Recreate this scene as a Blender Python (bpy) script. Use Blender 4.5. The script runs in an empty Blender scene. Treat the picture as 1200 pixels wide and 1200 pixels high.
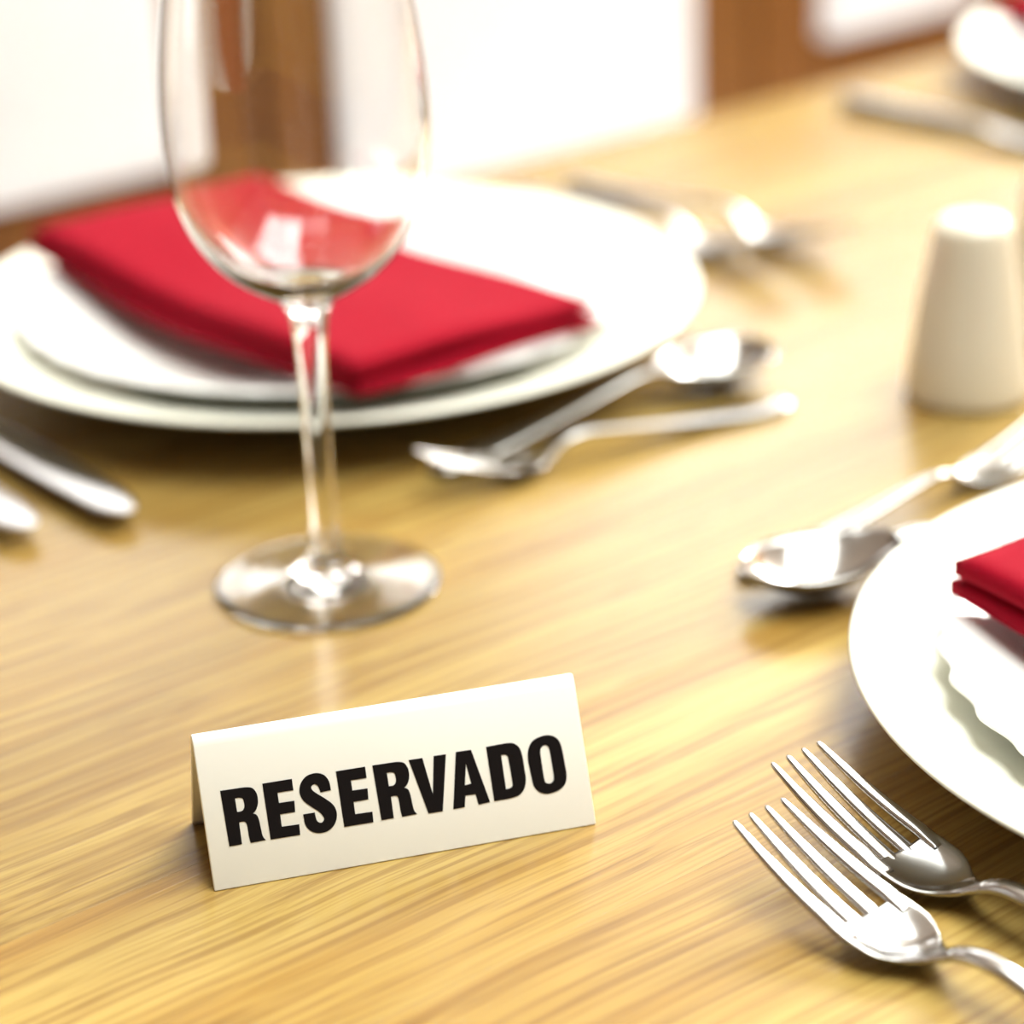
import bpy, bmesh, math, random
from mathutils import Vector, Matrix
from mathutils.geometry import tessellate_polygon
random.seed(7)
S = 0.01                      # shapes are written in centimetres
TZ = 75.0                     # height of the table top above the floor
ANG = math.radians(38.0)      # direction of the table's long side
sc = bpy.context.scene
col = sc.collection

# ---------------------------------------------------------------- camera
PITCH, ROLL, CH = 0.408, -0.039, 34.466
fw = Vector((0, math.cos(PITCH), -math.sin(PITCH)))
rt = Vector((1, 0, 0)); up = rt.cross(fw)
r2 = math.cos(ROLL) * rt + math.sin(ROLL) * up
u2 = -math.sin(ROLL) * rt + math.cos(ROLL) * up
cam = bpy.data.cameras.new('camera')
cam.sensor_width = 36.0; cam.lens = 36.0 * 2966.7 / 1200.0
cam.clip_start = 0.01; cam.clip_end = 60
cam.dof.use_dof = True; cam.dof.focus_distance = 0.655; cam.dof.aperture_fstop = 4.9
cam_o = bpy.data.objects.new('camera', cam); col.objects.link(cam_o)
M = Matrix((r2, u2, -fw)).transposed().to_4x4(); M.translation = (0, 0, (TZ + CH) * S)
cam_o.matrix_world = M
sc.camera = cam_o

# ---------------------------------------------------------------- light
w = bpy.data.worlds.new('world'); sc.world = w; w.use_nodes = True
w.node_tree.nodes['Background'].inputs[0].default_value = (1.0, 0.97, 0.93, 1)
w.node_tree.nodes['Background'].inputs[1].default_value = 0.04
def area(name, loc, target, sx, sy, power, color):
    l = bpy.data.lights.new(name, 'AREA'); l.shape = 'RECTANGLE'; l.size = sx; l.size_y = sy
    l.energy = power; l.color = color
    o = bpy.data.objects.new(name, l); col.objects.link(o); o.location = loc
    o.rotation_euler = (Vector(target) - Vector(loc)).to_track_quat('-Z', 'Y').to_euler()
    return o
area('daylight_back', (0.65, 3.93, 1.88), (0.65, 0.0, 1.88), 1.4, 2.05, 24, (1.0, 0.99, 0.96))
area('daylight_clerestory', (2.25, 3.93, 2.65), (2.25, 0.0, 2.65), 1.7, 0.9, 270, (1.0, 0.99, 0.93))
area('daylight_left', (-2.63, 0.85, 1.75), (0.0, 0.85, 1.75), 0.8, 1.8, 5, (1.0, 0.99, 0.97))
area('added_knife_light', (-0.85, 3.93, 2.05), (-0.85, 0.0, 2.05), 0.9, 0.8, 7.5, (1.0, 0.98, 0.95))  # added lamp without a known source, whitens the left knife blades by reflection
area('added_overhead_light', (0.90, 0.90, 3.35), (0.90, 0.90, 0.0), 1.6, 3.0, 125, (0.97, 1.0, 0.95))  # added overhead lamp, no known skylight; brightens sign, chair pads and cutlery
vs = sc.view_settings
vs.view_transform = 'Standard'; vs.look = 'None'; vs.gamma = 1.0; vs.use_curve_mapping = False
vs.exposure = 0.66

# ---------------------------------------------------------------- helpers
def T(u, v, z=0.0):
    "table coordinates (cm along the long side, across it, above the top) to world metres"
    return Vector(((u * math.cos(ANG) - v * math.sin(ANG)) * S, (u * math.sin(ANG) + v * math.cos(ANG)) * S, (TZ + z) * S))
def mesh_obj(name, verts, faces, mat, parent=None, smooth=True, loc=(0, 0, 0), rz=0.0, scale=1.0, orient=True):
    me = bpy.data.meshes.new(name)
    me.from_pydata([(a[0] * S * scale, a[1] * S * scale, a[2] * S * scale) for a in verts], [], faces)
    if orient:
        bm = bmesh.new(); bm.from_mesh(me); bmesh.ops.recalc_face_normals(bm, faces=bm.faces); bm.to_mesh(me); bm.free()
    if smooth: me.polygons.foreach_set('use_smooth', [True] * len(me.polygons))
    me.materials.append(mat); me.update()
    o = bpy.data.objects.new(name, me); col.objects.link(o)
    if parent: o.parent = parent
    o.location = loc; o.rotation_euler = (0, 0, rz)
    return o
def empty(name, loc, rz=0.0):
    o = bpy.data.objects.new(name, None); col.objects.link(o); o.empty_display_size = 0.03
    o.location = loc; o.rotation_euler = (0, 0, rz); return o
def tag(o, label, cat, group=None):
    o['label'] = label; o['category'] = cat
    if group: o['group'] = group
    return o
def copy_tree(o, parent=None):
    c = o.copy(); col.objects.link(c)
    if parent: c.parent = parent
    for ch in list(o.children): copy_tree(ch, c)
    return c
def box(x0, x1, y0, y1, z0, z1, b=0.0):
    "a box in cm with bevelled long edges"
    bm = bmesh.new(); bmesh.ops.create_cube(bm, size=1)
    for v in bm.verts: v.co = Vector((x0 + (v.co.x + .5) * (x1 - x0), y0 + (v.co.y + .5) * (y1 - y0), z0 + (v.co.z + .5) * (z1 - z0)))
    if b: bmesh.ops.bevel(bm, geom=bm.edges[:], offset=b, segments=2, affect='EDGES', profile=.6)
    bm.verts.index_update()
    vs_ = [tuple(v.co) for v in bm.verts]; fs = [tuple(v.index for v in f.verts) for f in bm.faces]; bm.free()
    return vs_, fs
def spline(pts, n=6):
    "Catmull-Rom through tuples of any length"
    out = []
    for i in range(len(pts) - 1):
        p0, p1, p2, p3 = pts[max(i - 1, 0)], pts[i], pts[i + 1], pts[min(i + 2, len(pts) - 1)]
        for k in range(n):
            t = k / n
            out.append(tuple(.5 * (2 * b + (c - a) * t + (2 * a - 5 * b + 4 * c - d) * t * t + (3 * b - a - 3 * c + d) * t ** 3) for a, b, c, d in zip(p0, p1, p2, p3)))
    out.append(tuple(pts[-1])); return out
def lathe(prof, n=96, fn=None):
    "turn (radius, height) points about Z; a radius of 0 closes on the axis"
    vs_, fs, rings = [], [], []
    for r, z in prof:
        if r <= 1e-6: rings.append([len(vs_)]); vs_.append((0, 0, z))
        else:
            rings.append(list(range(len(vs_), len(vs_) + n)))
            for k in range(n):
                a = 2 * math.pi * k / n
                rr, zz = fn(r, z, a) if fn else (r, z)
                vs_.append((rr * math.cos(a), rr * math.sin(a), zz))
    for A, B in zip(rings, rings[1:]):
        for k in range(n):
            k2 = (k + 1) % n
            if len(A) == 1 and len(B) == 1: continue
            if len(A) == 1: fs.append((A[0], B[k], B[k2]))
            elif len(B) == 1: fs.append((A[k], B[0], A[k2]))
            else: fs.append((A[k], B[k], B[k2], A[k2]))
    return vs_, fs
def loft(sec, n=16, ex=0.75, cap=True):
    "sections (x, y, z, half width, half thickness, camber) stacked along Y"
    vs_, fs = [], []
    for x, y, z, hw, ht, cb in sec:
        for k in range(n):
            a = 2 * math.pi * k / n; c, s_ = math.cos(a), math.sin(a)
            cx = math.copysign(abs(c) ** ex, c); sx = math.copysign(abs(s_) ** ex, s_)
            vs_.append((x + hw * cx, y, z + ht * sx + cb * cx * cx))
    for i in range(len(sec) - 1):
        for k in range(n):
            k2 = (k + 1) % n; fs.append((i * n + k, i * n + k2, (i + 1) * n + k2, (i + 1) * n + k))
    if cap: fs.append(tuple(range(n))); fs.append(tuple((len(sec) - 1) * n + k for k in reversed(range(n))))
    return vs_, fs

# ---------------------------------------------------------------- materials
def principled(name, color, rough=.5, metal=0.0, **kw):
    m = bpy.data.materials.new(name); m.use_nodes = True
    b = m.node_tree.nodes['Principled BSDF']
    b.inputs['Base Color'].default_value = (*color, 1); b.inputs['Roughness'].default_value = rough; b.inputs['Metallic'].default_value = metal
    for k, v in kw.items(): b.inputs[k.replace('_', ' ')].default_value = v
    return m
def noise_tint(m, amount=.04, scale=40, bump=0.0, bscale=200):
    nt = m.node_tree; b = nt.nodes['Principled BSDF']; c = tuple(b.inputs['Base Color'].default_value)
    tc = nt.nodes.new('ShaderNodeTexCoord'); nz = nt.nodes.new('ShaderNodeTexNoise'); nz.inputs['Scale'].default_value = scale
    rp = nt.nodes.new('ShaderNodeValToRGB')
    rp.color_ramp.elements[0].color = tuple(x * (1 - amount) for x in c[:3]) + (1,); rp.color_ramp.elements[1].color = tuple(min(1, x * (1 + amount)) for x in c[:3]) + (1,)
    nt.links.new(tc.outputs['Object'], nz.inputs['Vector']); nt.links.new(nz.outputs['Fac'], rp.inputs['Fac']); nt.links.new(rp.outputs['Color'], b.inputs['Base Color'])
    if bump:
        n2 = nt.nodes.new('ShaderNodeTexNoise'); n2.inputs['Scale'].default_value = bscale
        bp = nt.nodes.new('ShaderNodeBump'); bp.inputs['Strength'].default_value = bump; bp.inputs['Distance'].default_value = .001
        nt.links.new(tc.outputs['Object'], n2.inputs['Vector']); nt.links.new(n2.outputs['Fac'], bp.inputs['Height']); nt.links.new(bp.outputs['Normal'], b.inputs['Normal'])
    return m
def wood(name, light, mid, dark, rough, along='X', fine=1.0, spec=.5):
    m = bpy.data.materials.new(name); m.use_nodes = True; nt = m.node_tree; b = nt.nodes['Principled BSDF']
    N, L = nt.nodes.new, nt.links.new
    tc, oi = N('ShaderNodeTexCoord'), N('ShaderNodeObjectInfo')
    mu = N('ShaderNodeMath'); mu.operation = 'MULTIPLY'; mu.inputs[1].default_value = 37.0; L(oi.outputs['Random'], mu.inputs[0])
    cb = N('ShaderNodeCombineXYZ')
    for k in range(3): L(mu.outputs[0], cb.inputs[k])
    ad = N('ShaderNodeVectorMath'); ad.operation = 'ADD'; L(tc.outputs['Object'], ad.inputs[0]); L(cb.outputs[0], ad.inputs[1])
    # slow waviness of the grain
    nw = N('ShaderNodeTexNoise'); nw.inputs['Scale'].default_value = 5.0; nw.inputs['Detail'].default_value = 2; L(ad.outputs[0], nw.inputs['Vector'])
    ws = N('ShaderNodeVectorMath'); ws.operation = 'SCALE'; ws.inputs['Scale'].default_value = .018; L(nw.outputs['Color'], ws.inputs[0])
    a2 = N('ShaderNodeVectorMath'); a2.operation = 'ADD'; L(ad.outputs[0], a2.inputs[0]); L(ws.outputs[0], a2.inputs[1])
    def stretched(lo, hi, detail, rgh):
        mp = N('ShaderNodeMapping'); mp.inputs['Scale'].default_value = {'X': (lo, hi, hi), 'Y': (hi, lo, hi), 'Z': (hi, hi, lo)}[along]
        nz = N('ShaderNodeTexNoise'); nz.inputs['Scale'].default_value = 1.0; nz.inputs['Detail'].default_value = detail; nz.inputs['Roughness'].default_value = rgh
        L(a2.outputs[0], mp.inputs['Vector']); L(mp.outputs[0], nz.inputs['Vector']); return nz.outputs['Fac']
    bands = stretched(1.5, 34 * fine, 4, .6)
    lines = stretched(3.4, 400 * fine, 3, .62)
    pores = stretched(26, 900 * fine, 1, .5)
    r1 = N('ShaderNodeValToRGB'); e = r1.color_ramp.elements
    e[0].position = .34; e[0].color = (*mid, 1); e[1].position = .62; e[1].color = (*light, 1); L(bands, r1.inputs['Fac'])
    r2_ = N('ShaderNodeValToRGB'); e = r2_.color_ramp.elements
    e[0].position = .36; e[0].color = (.6, .6, .6, 1); e[1].position = .55; e[1].color = (0, 0, 0, 1); L(lines, r2_.inputs['Fac'])
    mx = N('ShaderNodeMix'); mx.data_type = 'RGBA'; L(r2_.outputs['Color'], mx.inputs[0]); L(r1.outputs['Color'], mx.inputs[6]); mx.inputs[7].default_value = (*dark, 1)
    r3 = N('ShaderNodeValToRGB'); e = r3.color_ramp.elements
    e[0].position = .30; e[0].color = (.82, .78, .72, 1); e[1].position = .48; e[1].color = (1, 1, 1, 1); L(pores, r3.inputs['Fac'])
    m2 = N('ShaderNodeMix'); m2.data_type = 'RGBA'; m2.blend_type = 'MULTIPLY'; m2.inputs[0].default_value = 1; L(mx.outputs[2], m2.inputs[6]); L(r3.outputs['Color'], m2.inputs[7])
    # each board has its own tone
    tn = N('ShaderNodeMapRange'); tn.inputs['To Min'].default_value = .86; tn.inputs['To Max'].default_value = 1.12; L(oi.outputs['Random'], tn.inputs['Value'])
    hs = N('ShaderNodeHueSaturation'); L(tn.outputs[0], hs.inputs['Value']); L(m2.outputs[2], hs.inputs['Color'])
    L(hs.outputs['Color'], b.inputs['Base Color'])
    b.inputs['Roughness'].default_value = rough; b.inputs['Specular IOR Level'].default_value = spec
    bp = N('ShaderNodeBump'); bp.inputs['Strength'].default_value = .12; bp.inputs['Distance'].default_value = .0006
    L(lines, bp.inputs['Height']); L(bp.outputs['Normal'], b.inputs['Normal'])
    return m
m_table = wood('oak_table', (.362, .248, .070), (.268, .154, .033), (.150, .066, .013), .25)
m_chair = wood('walnut_chair', (.25, .098, .018), (.18, .065, .011), (.10, .034, .006), .6, along='Z', fine=.6, spec=.25)
m_ivory = noise_tint(principled('ivory_plastic', (.96, .955, .89), .33), .02, 30)
m_black = principled('black_ink', (.006, .004, .004), .6, Specular_IOR_Level=.12)
m_charger = noise_tint(principled('glazed_porcelain_green_white', (.86, .86, .75), .16), .02, 20)
m_plate = noise_tint(principled('white_porcelain', (.88, .88, .86), .14), .015, 20)
m_red = noise_tint(principled('red_cotton', (.24, .001, .011), .9, Specular_IOR_Level=.1), .08, 90, .25, 900)
m_steel = noise_tint(principled('polished_steel', (.42, .41, .40), .15, 1.0), .03, 60)
m_ceramic = noise_tint(principled('white_ceramic', (.78, .73, .60), .18), .02, 25)
m_glass = principled('clear_glass', (1, 1, 1), 0.0, 0, Transmission_Weight=1.0, IOR=1.5)
m_pad = noise_tint(principled('white_upholstery', (.88, .88, .90), .6), .02, 60, .1, 400)
m_floor = wood('floor_boards', (.34, .20, .10), (.26, .14, .06), (.15, .075, .03), .4, along='X', fine=.5)
m_wall = wood('panelled_wall', (.30, .17, .08), (.24, .13, .06), (.14, .07, .03), .6, along='Z', fine=.4)
m_backwall = noise_tint(principled('white_plaster_wall', (.80, .78, .74), .9), .02, 8)
m_frame = noise_tint(principled('white_painted_frame', (.82, .82, .80), .5), .02, 20)
m_pane = bpy.data.materials.new('window_glass'); m_pane.use_nodes = True
_nt = m_pane.node_tree; _nt.nodes.clear()
_o, _t, _g, _x = (_nt.nodes.new('ShaderNode' + k) for k in ('OutputMaterial', 'BsdfTransparent', 'BsdfGlossy', 'MixShader'))
_g.inputs['Roughness'].default_value = .02; _x.inputs[0].default_value = .06
_nt.links.new(_t.outputs[0], _x.inputs[1]); _nt.links.new(_g.outputs[0], _x.inputs[2]); _nt.links.new(_x.outputs[0], _o.inputs[0])

# ---------------------------------------------------------------- the room
def struct(o): o['kind'] = 'structure'; return o
floor = struct(empty('floor', (0.5, 1.4, 0)))
_bv, _bf = box(-130, 130, -9.9, 9.9, -2.0, 0.0, .1)
_board = None
for j in range(-15, 14):
    for i in range(-1, 2):
        if _board is None: _b = mesh_obj('floor_board', _bv, _bf, m_floor, floor, False); _board = _b
        else: _b = _board.copy(); col.objects.link(_b); _b.parent = floor
        _b.location = ((i * 260.3 + (j % 3) * 80 - 80) * S, j * 20.0 * S, 0)
def wall_with_openings(name, length, height, holes, thick, loc, rz):
    "holes: (x0, x1, z0, z1), none overlapping another"
    xs = sorted({-length / 2, length / 2} | {q for g in holes for q in g[:2]})
    vs_, fs = [], []
    for a, b_ in zip(xs, xs[1:]):
        cuts = sorted(g[2:] for g in holes if g[0] <= a and g[1] >= b_); z = 0
        for c, d in cuts + [(height, height)]:
            if c > z:
                v, f = box(a, b_, 0, thick, z, c); k = len(vs_); vs_ += v; fs += [tuple(q + k for q in g) for g in f]
            z = d
    return struct(mesh_obj(name, vs_, fs, m_backwall if name != 'wall_left' and name != 'wall_right' else m_wall, None, False, loc, rz))
wall_with_openings('wall_back', 640, 320, [(-185, -95, 165, 245), (-60, 80, 85, 290), (85, 255, 220, 310)], 14, (0.55, 3.86, 0), 0)
wall_with_openings('wall_left', 560, 320, [(-60, 20, 85, 265)], 14, (-2.56, 1.05, 0), math.pi / 2)
wall_with_openings('wall_right', 560, 320, [], 14, (3.32, 1.05, 0), -math.pi / 2)
def window(name, wdt, z0, z1, n, loc, rz):
    root = struct(empty(name, loc, rz))
    for a, b_, c, d in ((-wdt / 2, wdt / 2, z0, z0 + 4), (-wdt / 2, wdt / 2, z1 - 4, z1), (-wdt / 2, -wdt / 2 + 4, z0 + 4, z1 - 4), (wdt / 2 - 4, wdt / 2, z0 + 4, z1 - 4)):
        mesh_obj('window_frame', *box(a + .05, b_ - .05, 1, 6, c + .05, d - .05, .3), m_frame, root, False)
    st = (wdt - 8) / n
    for k in range(n):
        xa = -wdt / 2 + 4 + k * st
        if k: mesh_obj('mullion', *box(xa - 2, xa + 2, 1, 6, z0 + 4, z1 - 4, .3), m_frame, root, False)
        mesh_obj('pane', *box(xa + (2 if k else 0) + .1, xa + st - (2 if k < n - 1 else 0) - .1, 3, 3.6, z0 + 4.1, z1 - 4.1), m_pane, root, False)
    mesh_obj('window_sill', *box(-wdt / 2 - 3, wdt / 2 + 3, -6, -.1, z0 - 4, z0, .4), m_frame, root, False)
_vs, _fs = [], []
for a, b_, c, d in ((-270, 10, -290, 290), (170, 345, -290, 290), (10, 170, -290, -175), (10, 170, 125, 290)):  # slabs leave a made-up opening for the added overhead lamp
    v, f = box(a, b_, c, d, 320, 330); k = len(_vs); _vs += v; _fs += [tuple(q + k for q in g) for g in f]
struct(mesh_obj('ceiling', _vs, _fs, m_backwall, None, False, (0, 1.15, 0)))
window('window_1', 140, 85, 290, 2, (0.65, 3.86, 0), 0)
window('added_window', 90, 165, 245, 1, (-0.85, 3.86, 0), 0)  # made-up window round the added lamp that the knife blades mirror
window('window_4', 170, 220, 310, 2, (2.25, 3.86, 0), 0)
window('window_2', 80, 85, 265, 1, (-2.56, 0.85, 0), math.pi / 2)

# ---------------------------------------------------------------- dining table
U0, U1, V0, V1 = -32.0, 222.0, 18.5, 97.2
table = tag(empty('dining_table', T((U0 + U1) / 2, (V0 + V1) / 2, -TZ), ANG), 'long golden oak dining table carrying all the place settings', 'table')
edges = [V0, 23.5, 32.5, 41.5, 50.5, 59.5, 68.5, 77.5, 86.5, V1]
uc, vc = (U0 + U1) / 2, (V0 + V1) / 2
_cache = {}
for a, b_ in zip(edges, edges[1:]):
    wd = round(b_ - a, 3)
    if wd in _cache: pk = _cache[wd].copy(); col.objects.link(pk); pk.parent = table
    else:
        pk = mesh_obj('plank', *box((U0 - U1) / 2, (U1 - U0) / 2, -wd / 2 + .002, wd / 2 - .002, -3.2, 0, .012), m_table, table, False); _cache[wd] = pk
    pk.location = (0, ((a + b_) / 2 - vc) * S, TZ * S)
for sx in (-1, 1):
    mesh_obj('apron', *box(-112, 112, -1.2, 1.2, TZ - 12, TZ - 3.2, .2), m_table, table, False, (0, sx * 31 * S, 0))
    for sy in (-1, 1):
        mesh_obj('leg', *box(-3.5, 3.5, -3.5, 3.5, 0, TZ - 3.2, .4), m_table, table, False, (sx * 118 * S, sy * 31 * S, 0))

# ---------------------------------------------------------------- chairs behind the table
def chair(name, label, u0, u1, stl, str_, v=135.0, zb=-10.0):
    "white pad between u0 and u1, wooden uprights stl and str_ wide on its two sides"
    cx = (u0 - stl + u1 + str_) / 2; ha = (u1 + str_ - u0 + stl) / 2
    root = tag(empty(name, T(cx, v, -TZ), ANG), label, 'chair', 'wooden chairs along the far side of the table')
    a, b_ = u0 - cx, u1 - cx
    z0 = TZ + zb; top = z0 + 30
    mesh_obj('upright', *box(-ha, a, -1.5, 2.5, 0, top + 5, .6), m_chair, root, False)
    mesh_obj('upright', *box(b_, ha, -1.5, 2.5, 0, top + 5, .6), m_chair, root, False)
    mesh_obj('top_rail', *box(a, b_, -1.2, 2.2, top, top + 5, .6), m_chair, root, False)
    mesh_obj('back_rail', *box(a, b_, -1.2, 2.2, z0 - 6, z0, .5), m_chair, root, False)
    mesh_obj('back_pad', *box(a, b_, -2.4, 1.8, z0, top, 1.2), m_pad, root, True)
    mesh_obj('seat_frame', *box(-ha + .3, ha - .3, -40, -1.5, 40, 44, .5), m_chair, root, False)
    mesh_obj('seat_cushion', *box(-ha + 1, ha - 1, -40, -2, 44, 48, 1.5), m_pad, root, True)
    for sx in (-1, 1):
        mesh_obj('leg', *box(sx * (ha - 2.5) - 2, sx * (ha - 2.5) + 2, -39.5, -35.5, 0, 40, .4), m_chair, root, False)
        mesh_obj('side_rail', *box(sx * (ha - 2.5) - 1, sx * (ha - 2.5) + 1, -35.5, -1.5, 14, 17, .3), m_chair, root, False)
    return root
chair('dining_chair', 'leftmost wooden chair with white back pad, behind the far plate', 48.0, 78.7, 6.4, 6.5, zb=-7.9)
chair('dining_chair', 'middle wooden chair with wide white back pad, behind the wine glass', 92.0, 122.4, 6.4, 6.3, zb=-13.5)
chair('dining_chair', 'narrow brown wooden chair with small white pad, at the upper right', 135.4, 152.2, 6.4, 7.5, zb=-9.6)

# ---------------------------------------------------------------- tent sign
TW, TD, TH, TX, TY, TYAW = 10.265, 3.744, 3.86, -8.007, 55.913, 0.259
sign = tag(empty('table_sign', (TX * S, TY * S, TZ * S), TYAW), 'ivory folded tent sign with black RESERVADO lettering', 'sign')
th = .16
prof = [(0, 0)]                                  # (depth, height) round the folded sheet
sl = math.hypot(TD / 2, TH)
ux, uz = (TD / 2) / sl, TH / sl
def fold(off, r):
    "outline of the fold at a distance off inside the outer face, corner rounded to r"
    ax = TD / 2; az = TH - off / ux if ux else TH
    pts = [(off / uz, 0.0)]
    p1 = (ax - ux * r, az - uz * r); p2 = (ax + ux * r, az - uz * r)
    for k in range(7):
        t = k / 6
        pts.append(((1 - t) ** 2 * p1[0] + 2 * t * (1 - t) * ax + t * t * p2[0], (1 - t) ** 2 * p1[1] + 2 * t * (1 - t) * az + t * t * p2[1]))
    pts.append((TD - off / uz, 0.0)); return pts
outer, inner = fold(0, .58), fold(th, .30)
ring = outer + inner[::-1]; n = len(ring)
vs_ = [(0, y, z + .01) for y, z in ring] + [(TW, y, z + .01) for y, z in ring]
fs = [(k, (k + 1) % n, n + (k + 1) % n, n + k) for k in range(n)]
m_ = len(outer)
for k in range(m_ - 1):
    fs.append((k, k + 1, n - 2 - k, n - 1 - k)); fs.append((n + k, n + n - 1 - k, n + n - 2 - k, n + k + 1))
tent = mesh_obj('folded_card', vs_, fs, m_ivory, sign, True)
bv = tent.modifiers.new('bevel', 'BEVEL'); bv.width = .0003; bv.segments = 2; bv.limit_method = 'ANGLE'; bv.angle_limit = math.radians(50)
GLYPH = {'R':[[[0.515,2.526,1],[1.146,2.515,1],[1.339,2.465,0],[1.439,2.293,0],[1.436,2.071,0],[1.366,1.905,0],[1.267,1.815,1],[1.357,1.755,0],[1.397,1.611,0],[1.415,1.341,0],[1.435,1.183,0],[1.496,1.083,1],[1.097,1.076,1],[1.078,1.243,0],[1.074,1.51,0],[1.053,1.611,0],[0.992,1.648,0],[0.88,1.645,1],[0.87,1.079,1],[0.541,1.078,1]],[[0.864,2.273,1],[0.953,2.276,1],[1.051,2.242,0],[1.08,2.139,0],[1.069,2.008,0],[0.999,1.926,0],[0.868,1.917,1]]],'E':[[[1.618,2.53,1],[2.395,2.526,1],[2.391,2.232,1],[1.972,2.235,1],[1.972,1.968,1],[2.376,1.958,1],[2.354,1.672,1],[1.958,1.672,1],[1.954,1.352,1],[2.411,1.337,1],[2.396,1.064,1],[1.62,1.071,1]]],'S':[[[3.361,2.071,1],[3.343,2.311,0],[3.235,2.49,0],[3.044,2.571,0],[2.789,2.537,0],[2.606,2.375,0],[2.541,2.154,0],[2.606,1.929,0],[2.78,1.743,0],[2.97,1.569,0],[3.062,1.432,0],[3.067,1.342,0],[2.989,1.28,0],[2.897,1.326,0],[2.864,1.439,0],[2.857,1.57,1],[2.551,1.572,1],[2.565,1.311,0],[2.664,1.134,0],[2.851,1.031,0],[3.1,1.033,0],[3.301,1.155,0],[3.406,1.339,0],[3.419,1.538,0],[3.342,1.716,0],[3.165,1.893,0],[2.965,2.061,0],[2.872,2.166,0],[2.867,2.247,0],[2.956,2.295,0],[3.029,2.243,0],[3.062,2.165,0],[3.082,2.059,1]]],'V':[[[5.51,2.509,1],[5.878,2.503,1],[6.012,1.509,1],[6.184,2.507,1],[6.516,2.498,1],[6.206,1.038,1],[5.823,1.044,1]]],'A':[[[6.788,2.513,1],[7.201,2.505,1],[7.498,1.066,1],[7.183,1.051,1],[7.145,1.334,1],[6.867,1.344,1],[6.805,1.046,1],[6.494,1.044,1]],[[7.009,2.173,1],[7.075,1.627,1],[6.895,1.611,1]]],'D':[[[7.614,2.515,1],[8.178,2.524,1],[8.36,2.49,0],[8.502,2.348,0],[8.549,2.112,0],[8.553,1.792,0],[8.548,1.497,0],[8.467,1.26,0],[8.302,1.114,0],[8.06,1.068,1],[7.616,1.069,1]],[[7.981,2.232,1],[8.084,2.234,1],[8.147,2.187,0],[8.164,2.061,0],[8.176,1.467,0],[8.146,1.367,0],[8.08,1.333,1],[7.976,1.328,1]]],'O':[[[8.688,2.044,0],[8.746,2.286,0],[8.873,2.457,0],[9.075,2.539,0],[9.314,2.555,0],[9.513,2.468,0],[9.619,2.304,0],[9.653,2.047,0],[9.662,1.725,0],[9.666,1.427,0],[9.592,1.21,0],[9.403,1.068,0],[9.088,1.02,0],[8.865,1.102,0],[8.739,1.283,0],[8.71,1.539,0],[8.695,1.792,0]],[[9.047,2.132,0],[9.096,2.261,0],[9.202,2.303,0],[9.287,2.244,0],[9.31,2.089,0],[9.313,1.759,0],[9.314,1.448,0],[9.27,1.323,0],[9.168,1.28,0],[9.068,1.329,0],[9.042,1.461,0],[9.042,1.781,0]]]}
def outline(pts):
    out, n = [], len(pts)
    for i in range(n):
        p1, p2 = pts[i], pts[(i + 1) % n]
        if p1[2] and p2[2]: out.append(p1[:2]); continue
        p0 = pts[i - 1] if not p1[2] else p1
        p3 = pts[(i + 2) % n] if not p2[2] else p2
        for k in range(6):
            t = k / 6
            out.append(tuple(.5 * (2 * b + (c - a) * t + (2 * a - 5 * b + 4 * c - d) * t * t + (3 * b - a - 3 * c + d) * t ** 3) for a, b, c, d in zip(p0[:2], p1[:2], p2[:2], p3[:2])))
    return out
for ch, dx in (('R', 0), ('E', 0), ('S', 0), ('E', 1.945), ('R', 4.02), ('V', 0), ('A', 0), ('D', 0), ('O', 0)):
    polys = [[Vector((x + dx, y, 0)) for x, y in outline(q)] for q in GLYPH[ch]]
    flat = [q for pl in polys for q in pl]; tri = tessellate_polygon(polys)
    h0, h1 = .004, .016
    def face_pt(q, h): return (q.x, q.y * ux - h * uz, q.y * uz + h * ux + .01)
    k = len(flat)
    lv = [face_pt(q, h0) for q in flat] + [face_pt(q, h1) for q in flat]
    lf = [tuple(a + k for a in t) for t in tri] + [tuple(reversed(t)) for t in tri]
    i0 = 0
    for pl in polys:
        c = len(pl); lf += [(i0 + j, i0 + (j + 1) % c, k + i0 + (j + 1) % c, k + i0 + j) for j in range(c)]; i0 += c
    mesh_obj('letter', lv, lf, m_black, sign, False)

# ---------------------------------------------------------------- wine glass
gl = tag(empty('wine_glass', (-6.046 * S, 74.444 * S, (TZ + .02) * S)), 'empty clear wine glass standing behind the tent sign', 'wine glass')
foot = [(0, 0), (1.8, .10), (3.2, 0), (3.55, .015)] + spline([(3.55, .015), (3.64, .09), (3.57, .16), (3.0, .21), (2.0, .32), (1.2, .50), (.75, .80), (.53, 1.3), (.45, 2.0)], 6)[1:]
stem = spline([(.45, 2.0), (.42, 3.2), (.42, 5.0), (.45, 7.2), (.52, 8.6), (.64, 9.3)], 6)
bowl = spline([(.64, 9.3), (.95, 9.75), (1.7, 10.2), (2.45, 10.75), (3.1, 11.5), (3.58, 12.4), (3.9, 13.5), (4.04, 14.8), (4.03, 16.2), (3.86, 18.0), (3.55, 20.0), (3.2, 21.8), (3.10, 22.35)], 6)
bowl += spline([(3.10, 22.35), (3.05, 22.42), (3.00, 22.35), (3.10, 21.8), (3.44, 20.0), (3.74, 18.0), (3.90, 16.2), (3.91, 14.8), (3.77, 13.5), (3.45, 12.45), (2.96, 11.58), (2.32, 10.9), (1.55, 10.42), (.8, 10.18), (0, 10.12)], 6)[1:]
def outward(vf): return vf[0], [tuple(reversed(f)) for f in vf[1]]
mesh_obj('foot', *outward(lathe(foot, 160)), m_glass, gl, orient=False)
mesh_obj('stem', *outward(lathe(stem, 160)), m_glass, gl, orient=False)
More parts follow.
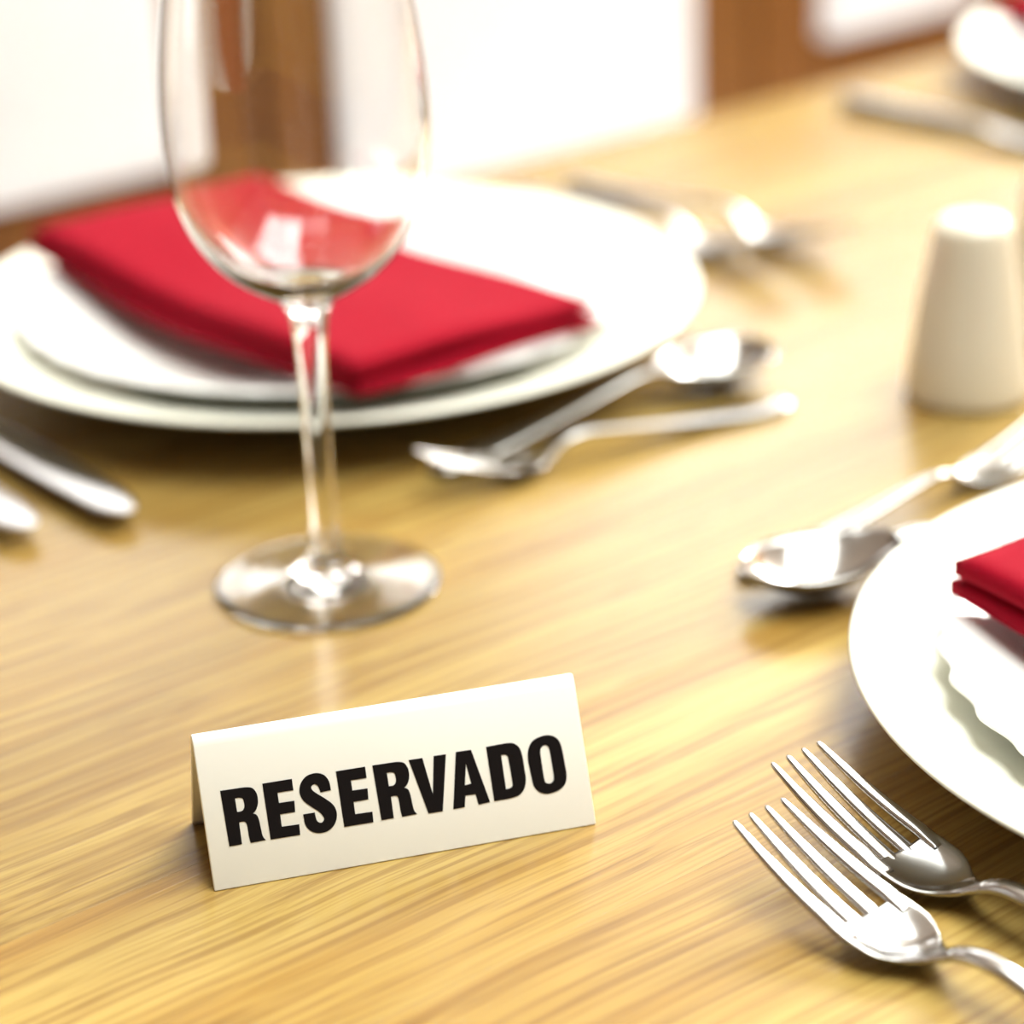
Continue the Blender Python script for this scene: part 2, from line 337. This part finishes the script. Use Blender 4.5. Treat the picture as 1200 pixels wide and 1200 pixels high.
mesh_obj('bowl', *outward(lathe(bowl, 160)), m_glass, gl, orient=False)

# ---------------------------------------------------------------- plates and napkins
chp = [(0, .30), (8.6, .28), (8.8, 0), (9.4, 0), (9.7, .28)] + spline([(9.7, .28), (11.2, .75), (13.0, 1.45), (14.6, 2.02), (14.95, 2.16)], 5)[1:] \
    + [(15.0, 2.24), (14.93, 2.31), (14.78, 2.30)] + spline([(14.78, 2.30), (13.0, 1.78), (11.2, 1.18), (10.0, .80), (9.0, .64), (8.0, .60)], 5)[1:] + [(4, .60), (0, .60)]
def scallop(r, z, a):
    t = max(0.0, (r - 8.0) / 4.5) ** 2
    return r + t * .13 * math.cos(36 * a), z + t * .05 * math.cos(36 * a)
scp = [(0, .28), (6.6, .28), (6.8, 0), (7.3, 0), (7.5, .3)] + spline([(7.5, .3), (9.0, .95), (10.8, 1.75), (12.2, 2.38)], 5)[1:] \
    + [(12.46, 2.50), (12.46, 2.60), (12.3, 2.66)] + spline([(12.3, 2.66), (10.8, 2.02), (9.0, 1.22), (8.0, .78), (7.0, .56), (6.0, .52)], 5)[1:] + [(3, .52), (0, .52)]
scp = [(r, z * .72) for r, z in scp]
SCP_Z = .62
charger0 = mesh_obj('charger_plate', *lathe(chp, 128), m_charger)
scallop0 = mesh_obj('scalloped_plate', *lathe(scp, 360, scallop), m_plate)
spots = [((54.75, 81.60), 'far plate behind the wine glass'), ((57.46, 34.14), 'near plate at the right edge'), ((115.0, 81.6), 'distant plate in the upper right corner')]
charger_labels = ['large pale green-white charger plate behind the wine glass', 'large pale green-white charger plate at the right edge beside the two forks', 'large pale charger plate in the upper right corner']
scallop_labels = ['white scalloped plate on the charger behind the wine glass', 'white scalloped plate on the charger at the right edge', 'white scalloped plate in the upper right corner']
napkin_labels = ['folded red napkin on the plate behind the wine glass', 'folded red napkin on the plate at the right edge', 'folded red napkin in the upper right corner']
for k, ((u, v), _) in enumerate(spots):
    c = charger0 if k == 0 else charger0.copy(); s_ = scallop0 if k == 0 else scallop0.copy()
    if k: col.objects.link(c); col.objects.link(s_)
    c.location = T(u, v, .01); s_.location = T(u, v, SCP_Z + .01)
    c.rotation_euler = s_.rotation_euler = (0, 0, ANG + k)
    tag(c, charger_labels[k], 'plate', 'charger plates'); tag(s_, scallop_labels[k], 'plate', 'scalloped plates')
def layer(w0, w1, l0, l1, zlo, t_left, t_right, seed, nu=30, nv=46):
    "one folded cloth layer over x w0..w1 and y l0..l1, rounded edges, sagging into the plate"
    rnd = random.Random(seed); ph = [rnd.uniform(0, 6) for _ in range(4)]
    def sag(x, y): return -.55 * math.cos(min(1, abs(y) / 12.0) * math.pi / 2) ** 2 + .05 * math.sin(x * .8 + ph[0]) + .04 * math.sin(y * .5 + ph[1])
    vs_, fs = [], []
    for side in (1, -1):
        for j in range(nv + 1):
            for i in range(nu + 1):
                a, b_ = i / nu, j / nv
                x = w0 + (w1 - w0) * a + .12 * math.sin(b_ * 5 + ph[2]); y = l0 + (l1 - l0) * b_ + .10 * math.sin(a * 4 + ph[3])
                t = t_left + (t_right - t_left) * a
                ea = min(a, 1 - a) * (w1 - w0); eb = min(b_, 1 - b_) * (l1 - l0)
                e = min(1, min(ea / (t * .7 + .05), eb / (t * .7 + .05))); e = .5 + .5 * math.sqrt(max(0, 1 - (1 - e) ** 2))
                vs_.append((x, y, zlo + t / 2 + sag(x, y) + side * t / 2 * e))
    m_ = (nu + 1) * (nv + 1)
    for s_ in range(2):
        for j in range(nv):
            for i in range(nu):
                q = s_ * m_ + j * (nu + 1) + i; fs.append((q, q + 1, q + nu + 2, q + nu + 1) if s_ == 0 else (q, q + nu + 1, q + nu + 2, q + 1))
    bd = [(i, 0) for i in range(nu)] + [(nu, j) for j in range(nv)] + [(i, nv) for i in range(nu, 0, -1)] + [(0, j) for j in range(nv, 0, -1)]
    for k in range(len(bd)):
        (i, j), (i2, j2) = bd[k], bd[(k + 1) % len(bd)]
        a, b_ = j * (nu + 1) + i, j2 * (nu + 1) + i2; fs.append((a, m_ + a, m_ + b_, b_))
    return vs_, fs
def napkin(u, v, rz, x0, x1, y0, y1, label):
    root = tag(empty('folded_napkin', T(u, v, SCP_Z + 2.02), ANG + rz), label, 'napkin', 'red napkins on the plates')
    mesh_obj('cloth_fold', *layer(x0, x1, y0, y1, 0, .84, .72, 3), m_red, root)
    mesh_obj('cloth_fold', *layer(x0 + .1, x1 - .2, y0 + .1, y1 - .15, .80, .84, .50, 5), m_red, root)
    return root
napkin(54.75, 81.6, 0, -7.4, 4.0, -12.3, 11.4, napkin_labels[0])
napkin(57.46, 34.14, math.radians(-4), -7.8, 3.6, -13, 9.6, napkin_labels[1])
napkin(115.0, 81.6, 0, -7.4, 4.0, -12.3, 11.4, napkin_labels[2])

# ---------------------------------------------------------------- cutlery
def place(root, tip_xy, deg, length, scale):
    "put a piece whose tip is at local +Y length/2; deg is the world direction from handle to tip"
    a = math.radians(deg); h = length * scale / 2
    root.location = ((tip_xy[0] - math.cos(a) * h) * S, (tip_xy[1] - math.sin(a) * h) * S, (TZ + .01) * S)
    root.rotation_euler = (0, 0, a - math.pi / 2)
def uvw(u, v): q = T(u, v); return q.x / S, q.y / S
FL = 19.0
# distance from the tip, height, half width, half thickness, camber
fz = [(0, 1.95), (1.3, 1.36), (2.6, .86), (3.8, .50), (4.7, .30), (5.3, .26), (5.9, .46), (6.5, .82), (7.2, 1.12), (8.2, 1.18), (10, .96), (13, .58), (16, .33), (19, .22)]
fzs = spline(fz, 10)
def fork_z(s):
    for a, b_ in zip(fzs, fzs[1:]):
        if a[0] <= s <= b_[0]: return a[1] + (b_[1] - a[1]) * (s - a[0]) / max(1e-6, b_[0] - a[0])
    return fzs[-1][1]
def make_fork(name, scale):
    root = empty(name, (0, 0, 0))
    hd = spline([(3.75, 1.18, .10, .26), (4.3, 1.20, .10, .31), (4.9, 1.14, .10, .33), (5.35, .92, .11, .25), (5.75, .62, .13, .11), (6.2, .40, .15, .02), (6.7, .31, .17, 0)], 5)
    mesh_obj('head', *loft([(0, FL / 2 - s, fork_z(s), a, b_, c) for s, a, b_, c in hd], 28, .8), m_steel, root, True, scale=scale)
    hn = spline([(6.65, .31, .17, 0), (7.4, .29, .17, 0), (9, .32, .16, 0), (12, .46, .14, 0), (15, .66, .13, 0), (17.2, .80, .13, 0), (18.3, .70, .13, 0), (18.85, .38, .12, 0), (19.0, .08, .08, 0)], 6)
    mesh_obj('handle', *loft([(0, FL / 2 - s, fork_z(s), a, b_, c) for s, a, b_, c in hn], 20, .8), m_steel, root, True, scale=scale)
    for k in range(4):
        q = -1.5 + k
        sec = []
        for s, hw, ht in spline([(0.0, .03, .03), (.10, .085, .06), (.5, .12, .08), (1.6, .185, .105), (2.8, .225, .11), (3.7, .245, .105), (4.3, .25, .08)], 5):
            off = q * (.56 + .10 * min(1, s / 3.6)); cb = .30 * (off / 1.2) ** 2 * min(1, s / 3.5)
            sec.append((off, FL / 2 - s, fork_z(s) + cb, hw, ht, 0))
        mesh_obj('tine', *loft(sec, 12, .8), m_steel, root, True, scale=scale)
    return root
SL = 16.0
def make_spoon(name):
    root = empty(name, (0, 0, 0))
    nu, nv, BLn = 28, 20, 5.5
    def surf(a, b_, off):
        s = BLn * a
        wd = 1.85 * (math.sin(math.pi * min(1, a) ** .80) ** .62 if 0 < a < 1 else 0) + .28 * max(0, a - .8) / .2
        dep = 1.05 * math.sin(math.pi * a ** .9) ** .8 if 0 < a < 1 else 0
        y = (b_ * 2 - 1); rim = 1.30 - .05 * math.sin(math.pi * a) + .12 * a
        return (wd * y, SL / 2 - s, rim - dep * (1 - y * y) - off)
    vs_, fs = [], []
    for off in (0, .13):
        for i in range(nu + 1):
            for j in range(nv + 1): vs_.append(surf(i / nu, j / nv, off))
    m_ = (nu + 1) * (nv + 1)
    for o_ in (0, m_):
        for i in range(nu):
            for j in range(nv):
                q = o_ + i * (nv + 1) + j; fs.append((q, q + 1, q + nv + 2, q + nv + 1) if o_ else (q, q + nv + 1, q + nv + 2, q + 1))
    for i in range(nu):
        for j in (0, nv):
            a, b_ = i * (nv + 1) + j, (i + 1) * (nv + 1) + j; fs.append((a, b_, m_ + b_, m_ + a))
    mesh_obj('bowl', vs_, fs, m_steel, root)
    hn = spline([(5.25, 1.36, .30, .13), (6.2, 1.42, .27, .15), (7.4, 1.28, .29, .15), (9.5, .92, .38, .14), (12, .56, .52, .13), (14.3, .33, .70, .13), (15.4, .26, .62, .13), (15.85, .24, .36, .12), (16, .22, .08, .08)], 6)
    mesh_obj('handle', *loft([(0, SL / 2 - s, z, a, b_, 0) for s, z, a, b_ in hn], 20, .8), m_steel, root)
    return root
KL = 21.5
def make_knife(name):
    root = empty(name, (0, 0, 0))
    bl = spline([(0.0, .10, .03), (.12, .32, .04), (.5, .58, .05), (1.3, .80, .06), (2.8, .92, .07), (6, .95, .08), (9.5, .90, .10), (10.6, .70, .14), (11.4, .50, .20)], 6)
    mesh_obj('blade', *loft([(.12 * max(0, 1 - s / 2.5), KL / 2 - s, .62, a, b_, 0) for s, a, b_ in bl], 20, .8), m_steel, root)
    hn = spline([(11.2, .50, .24), (12.2, .52, .36), (15, .62, .42), (19, .82, .44), (20.8, .80, .42), (21.35, .50, .30), (21.5, .12, .12)], 6)
    mesh_obj('handle', *loft([(0, KL / 2 - s, .62 - .16 * min(1, (s - 11.2) / 5), a, b_, 0) for s, a, b_ in hn], 20, .8), m_steel, root)
    return root
D = 38.0
f0 = make_fork('dinner_fork', 1.0); place(f0, uvw(38.9, 40.2), D + 90, FL, 1); tag(f0, 'steel fork nearest the camera at the lower right', 'fork', 'dinner forks')
for tip, deg, lab in ((uvw(41.7, 41.7), D + 90, 'steel fork right beside the near plate, behind the nearest fork'),
                      (uvw(73.4, 74.3), D - 90, 'blurred fork close to the right rim of the far plate'),
                      (uvw(76.4, 73.4), D - 90, 'blurred fork beyond the far plate, farther out from its rim')):
    f = copy_tree(f0); place(f, tip, deg, FL, 1); tag(f, lab, 'fork', 'dinner forks')
d0 = make_fork('dessert_fork', .815); place(d0, (19.4, 83.0), D, FL, .815); tag(d0, 'dessert fork above the near plate, tines at the right edge below the shaker', 'fork', 'dessert forks')
f = copy_tree(d0); place(f, (-3.0, 81.2), 209, FL, .815); tag(f, 'dessert fork in front of the far plate, tines towards the wine glass', 'fork', 'dessert forks')
s0 = make_spoon('dessert_spoon'); place(s0, (7.2, 71.4), 180 + 22, SL, 1); tag(s0, 'dessert spoon above the near plate, bowl towards the picture centre', 'spoon', 'dessert spoons')
s_ = copy_tree(s0); place(s_, (10.1, 92.6), 36.5, SL, 1); tag(s_, 'dessert spoon beside the far plate, bowl pointing away to the right', 'spoon', 'dessert spoons')
k0 = make_knife('table_knife'); place(k0, uvw(38.75, 70.7), D - 90, KL, 1); tag(k0, 'steel knife tip at the left, nearer to the far plate', 'knife', 'table knives')
for tip, lab in ((uvw(35.6, 71.9), 'steel knife tip cut by the left edge of the picture'), (uvw(96.3, 71.6), 'blurred knife beside the plate in the upper right corner')):
    k = copy_tree(k0); place(k, tip, D - 90, KL, 1); tag(k, lab, 'knife', 'table knives')

# ---------------------------------------------------------------- salt and pepper
shp = [(0, .15), (1.7, .12), (2.15, 0)] + spline([(2.15, 0), (2.32, .15), (2.33, .6), (2.22, 1.6), (1.98, 3.2), (1.70, 5.0), (1.50, 6.2), (1.38, 6.65), (1.05, 6.92), (.5, 7.02), (0, 7.04)], 6)[1:]
hole_v, hole_f = lathe([(.09, 0), (.09, .02), (0, .02)], 12)
def shaker(x, y, label):
    root = tag(empty('shaker', (x * S, y * S, (TZ + .01) * S)), label, 'shaker', 'white table shakers')
    mesh_obj('body', *lathe(shp, 64), m_ceramic, root)
    for a in (0, 2.1, 4.2): mesh_obj('hole', hole_v, hole_f, m_black, root, True, (.45 * S * math.cos(a), .45 * S * math.sin(a), 7.02 * S))
    return root
shaker(17.35, 89.3, 'white ceramic shaker with rounded top standing on the table')
shaker(22.35, 96.5, 'second white shaker cut by the right edge of the picture')
